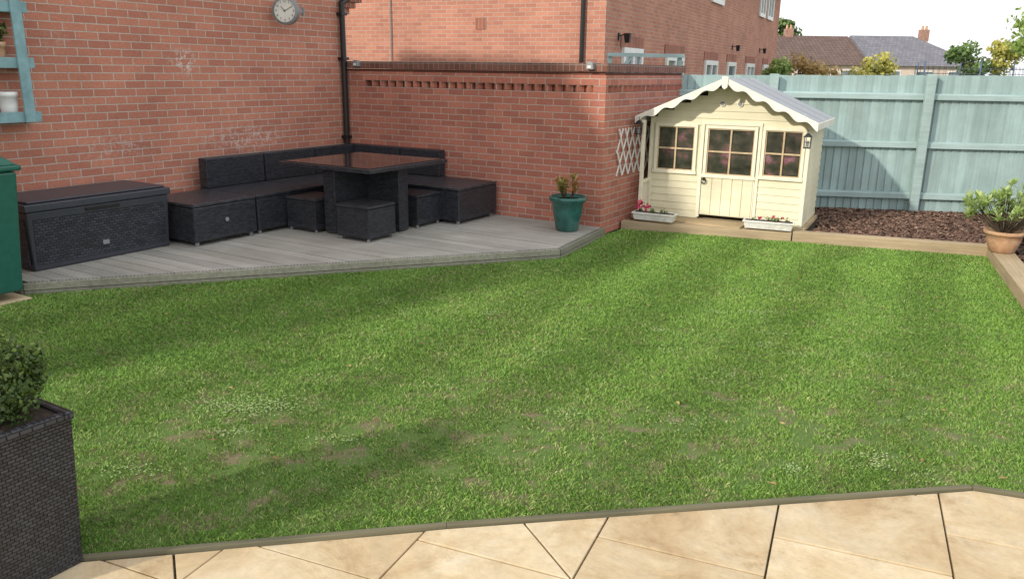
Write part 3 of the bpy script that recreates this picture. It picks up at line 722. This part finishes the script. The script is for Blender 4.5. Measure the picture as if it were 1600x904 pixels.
bungalow('bungalow with grey slate hipped roof and chimney',26.35,34.3,61.6,4.8,2.6,M['tile_grey'],(0,3.0),32.1)

def tree(name,label,x,y,h,cr,leaf,seed,n=1600,ls=.22,tr=True,cz=.62,crh=None):
    g=np.random.default_rng(seed)
    e=thing(name,label,'tree' if tr else 'bush',(x,y,0))
    mb=MB();crh=crh or cr*.8
    zc=h-crh
    mb.cyl((0,0,0),(.05,0,zc),h*.03+.03,h*.018+.02,n=9)
    cl=[]
    for i in range(9):
        d=g.normal(size=3);d/=np.linalg.norm(d);c=np.array([0,0,zc])+d*np.array([cr,cr,crh])*.6;cl.append((c,g.uniform(.35,.55)))
        mb.cyl((.03,0,zc*.75),tuple(c),h*.012+.01,.01,n=5)
    mesh_obj('trunk',mb,M['bark'],e)
    mb=MB()
    for k,(c,s) in enumerate(cl): leafcloud(mb,c,(cr*s,cr*s,crh*s),n//9,ls,.8,seed=seed*31+k,aspect=.7)
    mesh_obj('crown',mb,leaf,e,uv=False)
tree('garden_tree','rounded dark green tree beyond the fence',25.2,46,3.9,1.5,M['leaf_dark'],21,1300)
tree('garden_tree','small tree with yellow autumn leaves beyond fence',27.3,47,3.9,1.4,M['leaf_yellow'],22,1300)
tree('garden_tree','taller light green tree beyond the fence',22.7,36,4.9,1.7,M['leaf_light'],23)
tree('garden_tree','green tree showing above the brown tiled roof',23.9,75,6.6,1.5,M['leaf_dark'],24,ls=.35)
tree('garden_bush','orange autumn bush behind the fence',10.3,30,2.65,1.0,M['leaf_orange'],25,1400,.13,False)
tree('garden_bush','yellow green bush behind the fence',12.9,30,2.75,.9,M['leaf_yellow'],26,1400,.13,False)
tree('garden_bush','pale orange bush behind the fence',12.0,32,2.3,.8,M['leaf_orange'],27,900,.13,False)
tree('garden_bush','green leafy bush behind the fence',9.2,29,2.35,.6,M['leaf_light'],28,900,.12,False)
tp=thing('trampoline','round trampoline with dark safety net behind fence','trampoline',(13.4,24.5,0))
R=1.5
for i in range(6):
    a=2*math.pi*i/6+.2;mesh_obj('pole',MB().cyl((R*math.cos(a),R*math.sin(a),0),(R*math.cos(a),R*math.sin(a),2.22),.02,n=8),M['bluepad'],tp)
mb=MB()
for i in range(48):
    a=2*math.pi*i/48;b2=2*math.pi*(i+1)/48
    mb.bar((R*.97*math.cos(a),R*.97*math.sin(a),.8),(R*.97*math.cos(a),R*.97*math.sin(a),2.1),.007,.007)
    for z in np.arange(.9,2.15,.14): mb.bar((R*.97*math.cos(a),R*.97*math.sin(a),z),(R*.97*math.cos(b2),R*.97*math.sin(b2),z),.007,.010)
mesh_obj('net',mb,M['net'],tp)
mesh_obj('mat',MB().cyl((0,0,.72),(0,0,.78),R,n=32),M['net'],tp)

# ---------------------------------------------------------------- planter
pl=thing('rattan_planter','tall square black rattan planter holding clipped box bush','planter',(-1.83,2.54,0.02),GA)
s=.205
mb=MB();mb.frustum(0,0,0,.585,s-.025,s-.025,s-.004,s-.004);mesh_obj('body',mb,rattan('planter_weave',w=.026,h=.0125,cc=(.050,.053,.064),c=(.02,.02,.024)),pl)
mb=MB();mb.box(-s-.004,s+.004,-s-.004,-s+.03,.57,.60);mb.box(-s-.004,s+.004,s-.03,s+.004,.57,.60);mb.box(-s-.004,-s+.03,-s+.03,s-.03,.57,.60);mb.box(s-.03,s+.004,-s+.03,s-.03,.57,.60)
mesh_obj('rim',mb,M['rattan'],pl,bevel=.006)
mesh_obj('soil',MB().box(-s+.03,s-.03,-s+.03,s-.03,.5855,.59),M['soil'],pl)
bb=thing('box_bush','clipped small leaved box bush growing in rattan planter','bush',(-1.84,2.56,.59),0)
mb=MB()
for i in range(10):
    a=i*.63;mb.cyl((0,0,-.0),(.14*math.cos(a),.14*math.sin(a),.22),.008,.004,n=5)
mesh_obj('stem',mb,M['bark'],bb)
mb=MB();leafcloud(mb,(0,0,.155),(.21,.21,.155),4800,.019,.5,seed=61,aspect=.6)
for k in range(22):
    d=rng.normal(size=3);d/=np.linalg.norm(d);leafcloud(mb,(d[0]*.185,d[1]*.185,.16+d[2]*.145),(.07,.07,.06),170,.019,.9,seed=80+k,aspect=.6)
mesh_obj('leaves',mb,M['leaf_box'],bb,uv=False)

# ---------------------------------------------------------------- ground, lawn, patio
def lawnmat():
    m,nt,b=newmat('lawn_soil');v=coords(nt,'Object');n1=noise(nt,v,5,6,.65);n2=noise(nt,v,90,6,.75)
    r1=ramp(nt,[(.50,(.13,.22,.045)),(.62,(.27,.21,.13))],n1.outputs[0]);r2=ramp(nt,[(.3,(.50,.50,.50)),(.75,(1.3,1.3,1.25))],n2.outputs[0])
    c=mixc(nt,r1.outputs[0],r2.outputs[0],1,'MULTIPLY');nt.links.new(c,b.inputs['Base Color']);b.inputs['Roughness'].default_value=1;bump(nt,b,n2.outputs[0],.8,.015);return m
def sheet(name,poly,z,mat):
    mb=MB();mb.add([(x,y,z) for x,y in poly],[tuple(range(len(poly)))]);o=mesh_obj(name,mb,mat);return finish(o,kind='structure')
sheet('ground',[(-250,-250),(250,-250),(250,250),(-250,250)],-.02,paint('ground_mat',(.13,.16,.07),1,.3,.8,.2))
LP=[(-4.3,5.95),(-3.93,6.2),(.46,7.78),(1.0,8.9),(1.3,9.33),(3.1,8.73),(4.93,8.09),(4.97,7.98),(4.0,5.9),(2.98,3.4),(2.9,2.95),(2.10,3.27),(-.25,2.90),(-1.6,2.64),(-2.7,2.42),(-5.6,3.9)]
sheet('lawn',LP[::-1],.0,lawnmat())
EP=[(-2.75,2.37),(-1.6,2.605),(-.25,2.865),(2.08,3.235),(3.2,2.86)]
def edging(p,q):
    L=math.hypot(q[0]-p[0],q[1]-p[1]);mb=MB();mb.box(0,L,0,.028,-.05,.028);o=mesh_obj('edging_board',mb,M['edgewood'],bevel=.004);o.location=(p[0],p[1],0);o.rotation_euler=(0,0,math.atan2(q[1]-p[1],q[0]-p[0]))
    finish(o,'dark weathered timber edging board between lawn and patio','edging',group='patio edging boards')
for a_,b_ in zip(EP[:-1],EP[1:]): edging(a_,b_)
def slabmat():
    m,nt,b=newmat('sandstone_slab');v=coords(nt,'Object');n1=noise(nt,v,2.6,8,.7);n2=noise(nt,v,26,6,.75)
    n1.inputs['Distortion'].default_value=.8
    r1=ramp(nt,[(.30,(.48,.34,.19)),(.46,(.60,.47,.29)),(.58,(.66,.55,.37)),(.74,(.70,.62,.47))],n1.outputs[0])
    n3=noise(nt,v,4,8,.8);r3=ramp(nt,[(.54,(1,1,1)),(.70,(.70,.64,.56))],n3.outputs[0])
    r2=ramp(nt,[(.3,(.87,.87,.87)),(.7,(1.06,1.06,1.06))],n2.outputs[0])
    c=mixc(nt,r1.outputs[0],r2.outputs[0],1,'MULTIPLY');c=mixc(nt,c,r3.outputs[0],1,'MULTIPLY')
    a=N(nt,'ShaderNodeAttribute');a.attribute_name='tint';r4=ramp(nt,[(0,(.87,.84,.80)),(1,(1.05,1.05,1.05))],a.outputs['Fac']);c=mixc(nt,c,r4.outputs[0],1,'MULTIPLY')
    nt.links.new(c,b.inputs['Base Color']);b.inputs['Roughness'].default_value=.85
    w=N(nt,'ShaderNodeTexWave');w.inputs['Scale'].default_value=1.3;w.inputs['Distortion'].default_value=12;w.inputs['Detail'].default_value=5;nt.links.new(v,w.inputs[0])
    ad=N(nt,'ShaderNodeMath');ad.operation='MULTIPLY_ADD';ad.inputs[1].default_value=.4;nt.links.new(w.outputs[1],ad.inputs[0]);nt.links.new(n1.outputs[0],ad.inputs[2])
    bump(nt,b,ad.outputs[0],.5,.02);return m
SM=slabmat()
mb=MB();g=random.Random(4)
u=(.385,.923);w_=(.923,-.385)
o=(1.06,2.84)
S=.60;gap=.008
def slab(mb,pts):
    p=pts
    for (q0,q1) in zip(EP[:-1],EP[1:]):
        dx,dy=q1[0]-q0[0],q1[1]-q0[1]
        if len(p)>2: p=clip(p,-dy,dx,-dy*q0[0]+dx*q0[1]-.006*math.hypot(dx,dy))
    if len(p)>2: mb.prism(p,-.03,.012+g.random()*.003,g.random())
for j in range(-9,6):
    y_off=(.31 if j%2 else 0)+.0
    for i in range(-12,6):
        a0=j*.645;b0=i*S+y_off
        def PT(a,b_): return (o[0]+a*w_[0]+b_*u[0],o[1]+a*w_[1]+b_*u[1])
        A0,A1,B0,B1=a0+gap/2,a0+.645-gap/2,b0+gap/2,b0+S-gap/2
        if (i+2*j)%5==0 and -4<i<1 and j<0:
            q=gap*.8
            slab(mb,[PT(A0,B0),PT(A1-q,B0),PT(A0,B1-q)]);slab(mb,[PT(A1,B0+q),PT(A1,B1),PT(A0+q,B1)])
        else: slab(mb,[PT(A0,B0),PT(A1,B0),PT(A1,B1),PT(A0,B1)])
finish(mesh_obj('patio',mb,SM,bevel=.003,uv=False),kind='structure')
sheet('patio_joint_ground',[(-5,-6),(6,-6),(6,2.0),(3.2,2.84),(2.08,3.22),(-.25,2.85),(-1.6,2.59),(-5,1.9)],-.004,paint('joint_sand',(.10,.085,.05),1,.3,30,.3))
mb=MB()
for yy in np.arange(-9,-4.95,.6):
    for xx in(.01,.61):
        mb.box(xx+.005,xx+.595,yy+.005 -.0,min(yy+.595,-4.945),-.02,.02,random.random())
o=mesh_obj('side_path',mb,SM,bevel=.004,uv=False);o.location=W(0,0);o.rotation_euler=(0,0,GA);finish(o,kind='structure')

# ---------------------------------------------------------------- grass
def vnoise(x,y,s,seed):
    g=np.random.default_rng(seed);T_=g.random((64,64));x=x*s;y=y*s
    xi=np.floor(x).astype(int);yi=np.floor(y).astype(int);fx=x-xi;fy=y-yi;fx=fx*fx*(3-2*fx);fy=fy*fy*(3-2*fy)
    a=T_[xi%64,yi%64];b=T_[(xi+1)%64,yi%64];c=T_[xi%64,(yi+1)%64];d=T_[(xi+1)%64,(yi+1)%64]
    return (a*(1-fx)+b*fx)*(1-fy)+(c*(1-fx)+d*fx)*fy
NB=1350000
Yr=2.4+(9.4-2.4)*rng.random(NB)**1.45
Xr=rng.uniform(-5.6,5.0,NB)
vis=(np.abs(Xr)<Yr*.70+.4)
Xr=Xr[vis];Yr=Yr[vis];k=inpoly(Xr,Yr,LP);Xr=Xr[k];Yr=Yr[k]
nz=.3*vnoise(Xr,Yr,1.1,1)+.4*vnoise(Xr,Yr,3.3,2)+.3*vnoise(Xr,Yr,9,6)
nf=.5*vnoise(Xr+9,Yr,8,3)+.5*vnoise(Xr,Yr+7,19,4)
nb=vnoise(Xr+3,Yr+1,2.3,12)
worn=np.exp(-((Yr-3.65-.10*Xr)/.75)**2)
dens=1-np.clip((nf-.63+.09*worn+.16*(nb-.5)*(.3+worn))*7,0,1)*(.22+.70*worn)
k=rng.random(len(Xr))<dens
Xr,Yr,nz,nf,nb,worn=[q[k] for q in(Xr,Yr,nz,nf,nb,worn)]
n=len(Xr)
far=np.clip((Yr-2.6)/6,0,1)
tuft=vnoise(Xr,Yr,24,31)
h=(.008+.012*rng.random(n))*(.65+.5*nz+.5*tuft)*(1-.2*worn);w=(.0008+.0008*rng.random(n))*(1+2.0*far)
ang=rng.uniform(0,2*np.pi,n)
sc=(Xr*.86-Yr*.50);stripe=np.sin(sc*2*np.pi/.92+.6*np.sin(Yr*.9)+1.5*(vnoise(Xr,Yr,1.7,17)-.5))
la=ang.copy();lean=(.4+.8*rng.random(n))*h
sg=np.clip(stripe*2,-1,1)*.003
lx=np.cos(la)*lean+sg*.50;ly=np.sin(la)*lean+sg*.86
pa=rng.uniform(0,2*np.pi,n);px=np.cos(pa)*w;py=np.sin(pa)*w
V=np.zeros((n,4,3),np.float32)
V[:,0]=np.stack([Xr-px,Yr-py,np.full(n,-.002)],1);V[:,1]=np.stack([Xr+px,Yr+py,np.full(n,-.002)],1)
V[:,2]=np.stack([Xr+lx*.55+px*.7,Yr+ly*.55+py*.7,h*.72],1)
V[:,3]=np.stack([Xr+lx,Yr+ly,h],1)
base=np.arange(n)[:,None]*4
loops=(base+np.array([0,1,2,3])).astype(np.int32).ravel()
starts=(np.arange(n)*4).astype(np.int32)
me=bpy.data.meshes.new('grass');me.vertices.add(n*4);me.vertices.foreach_set('co',V.ravel())
me.loops.add(n*4);me.loops.foreach_set('vertex_index',loops);me.polygons.add(n);me.polygons.foreach_set('loop_start',starts)
try: me.polygons.foreach_set('loop_total',np.full(n,4,np.int32))
except Exception: pass
me.update()
g1=np.array([.145,.29,.040]);g2=np.array([.26,.43,.075]);yl=np.array([.46,.46,.19]);dk=np.array([.075,.17,.028])
t=np.clip(.05+.9*nz+.35*(rng.random(n)-.5),0,1)[:,None]
c=g1*(1-t)+g2*t
d_=(rng.random(n)<.13)[:,None];c=np.where(d_,dk,c)
py_=np.clip(.05+.16*worn+.30*(nf-.5)+.16*(vnoise(Xr,Yr,.8,9)-.5)+.12*(nb-.5),0,1)
y_=(rng.random(n)<py_)[:,None];c=np.where(y_,yl*(.65+.5*rng.random((n,1))),c)
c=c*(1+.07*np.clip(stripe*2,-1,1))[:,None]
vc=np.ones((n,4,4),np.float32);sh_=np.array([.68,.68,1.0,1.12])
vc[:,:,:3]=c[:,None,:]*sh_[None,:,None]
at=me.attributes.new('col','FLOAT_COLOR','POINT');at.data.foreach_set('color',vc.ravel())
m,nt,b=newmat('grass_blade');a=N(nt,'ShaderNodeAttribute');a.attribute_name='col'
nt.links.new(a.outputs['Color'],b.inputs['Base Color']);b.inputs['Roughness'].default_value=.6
me.materials.append(m);go=bpy.data.objects.new('grass',me);COL.objects.link(go);finish(go,kind='stuff')
# clover: small round pale leaves
mb=MB();g=np.random.default_rng(77)
cc_=[(-1.42,4.05,.30,.16,600)]+[(g.uniform(-2.2,3),g.uniform(3.2,6.5),g.uniform(.06,.2),g.uniform(.05,.14),int(g.uniform(20,80))) for _ in range(38)]
for (cx_,cy_,rx,ry,k) in cc_:
    for i in range(k):
        x=cx_+g.normal()*rx*.5;y=cy_+g.normal()*ry*.5;z=g.uniform(.010,.022);r=g.uniform(.003,.0055);tl=g.uniform(-.4,.4);tt=float(g.random())
        mb.add([(x+r*math.cos(q),y+r*math.sin(q),z+tl*r*math.cos(q)) for q in np.arange(6)*math.pi/3],[(0,1,2,3,4,5)],tt)
cl_=mesh_obj('clover',mb,leafmat('clover_leaf',[(0,(.24,.38,.10)),(1,(.46,.55,.27))],0,.6),uv=False);finish(cl_,kind='stuff')
# fallen leaves
mb=MB()
for i in range(90):
    x=g.uniform(-3,4.2);y=g.uniform(3.1,8.6)
    if not inpoly(np.array([x]),np.array([y]),LP)[0]: continue
    a=g.uniform(0,6.28);r=g.uniform(.010,.022);z=.02;ca,sa=math.cos(a)*r,math.sin(a)*r
    mb.add([(x-ca,y-sa,z),(x+sa*.5,y-ca*.5,z+.006),(x+ca,y+sa,z+.002),(x-sa*.5,y+ca*.5,z+.004)],[(0,1,2,3)],float(g.random()))
fl_=mesh_obj('fallen_leaves',mb,leafmat('dead_leaf',[(0,(.12,.06,.03)),(.6,(.30,.18,.07)),(1,(.45,.34,.14))],0,.7),uv=False);finish(fl_,kind='stuff')

# ---------------------------------------------------------------- light
SD=Vector((-.78,-.63,0)).normalized();el=math.radians(25)
wd_=bpy.data.worlds.new('World');scn.world=wd_;wd_.use_nodes=True;nt=wd_.node_tree;bg=nt.nodes['Background']
sky=N(nt,'ShaderNodeTexSky');sky.sky_type='NISHITA';sky.sun_disc=False;sky.sun_elevation=el;sky.sun_rotation=math.atan2(SD.x,SD.y);sky.dust_density=3
tc=N(nt,'ShaderNodeTexCoord');cn=noise(nt,tc.outputs['Generated'],2.5,6,.6);cr_=ramp(nt,[(.35,(.78,.78,.78)),(.7,(.96,.96,.96))],cn.outputs[0])
cc=mixc(nt,sky.outputs[0],(8.9,9.0,9.2),cr_.outputs[0]);nt.links.new(cc,bg.inputs[0]);bg.inputs[1].default_value=.15
sd=bpy.data.lights.new('sun','SUN');sd.energy=3.2;sd.angle=math.radians(1.5);sd.color=(1,.93,.80)
so=bpy.data.objects.new('sun',sd);COL.objects.link(so);dirv=Vector((-SD.x*math.cos(el),-SD.y*math.cos(el),-math.sin(el)))
so.rotation_euler=dirv.to_track_quat('-Z','Y').to_euler();so.location=(-10,-10,10)

# ---------------------------------------------------------------- camera
p=math.radians(15.3);r=math.radians(.8);cr,sr=math.cos(r),math.sin(r)
Xa=Vector((1,0,0));U=Vector((0,math.sin(p),math.cos(p)));Fw=Vector((0,math.cos(p),-math.sin(p)))
cx=Xa*cr+U*sr;cy=-Xa*sr+U*cr;cz=-Fw
cam=bpy.data.cameras.new('camera');co=bpy.data.objects.new('camera',cam);COL.objects.link(co)
mt=Matrix(((cx.x,cy.x,cz.x,0),(cx.y,cy.y,cz.y,0),(cx.z,cy.z,cz.z,1.8),(0,0,0,1)));co.matrix_world=mt
cam.sensor_width=36;cam.lens=36*1250/1600;cam.clip_end=1000;cam.clip_start=.05
scn.camera=co
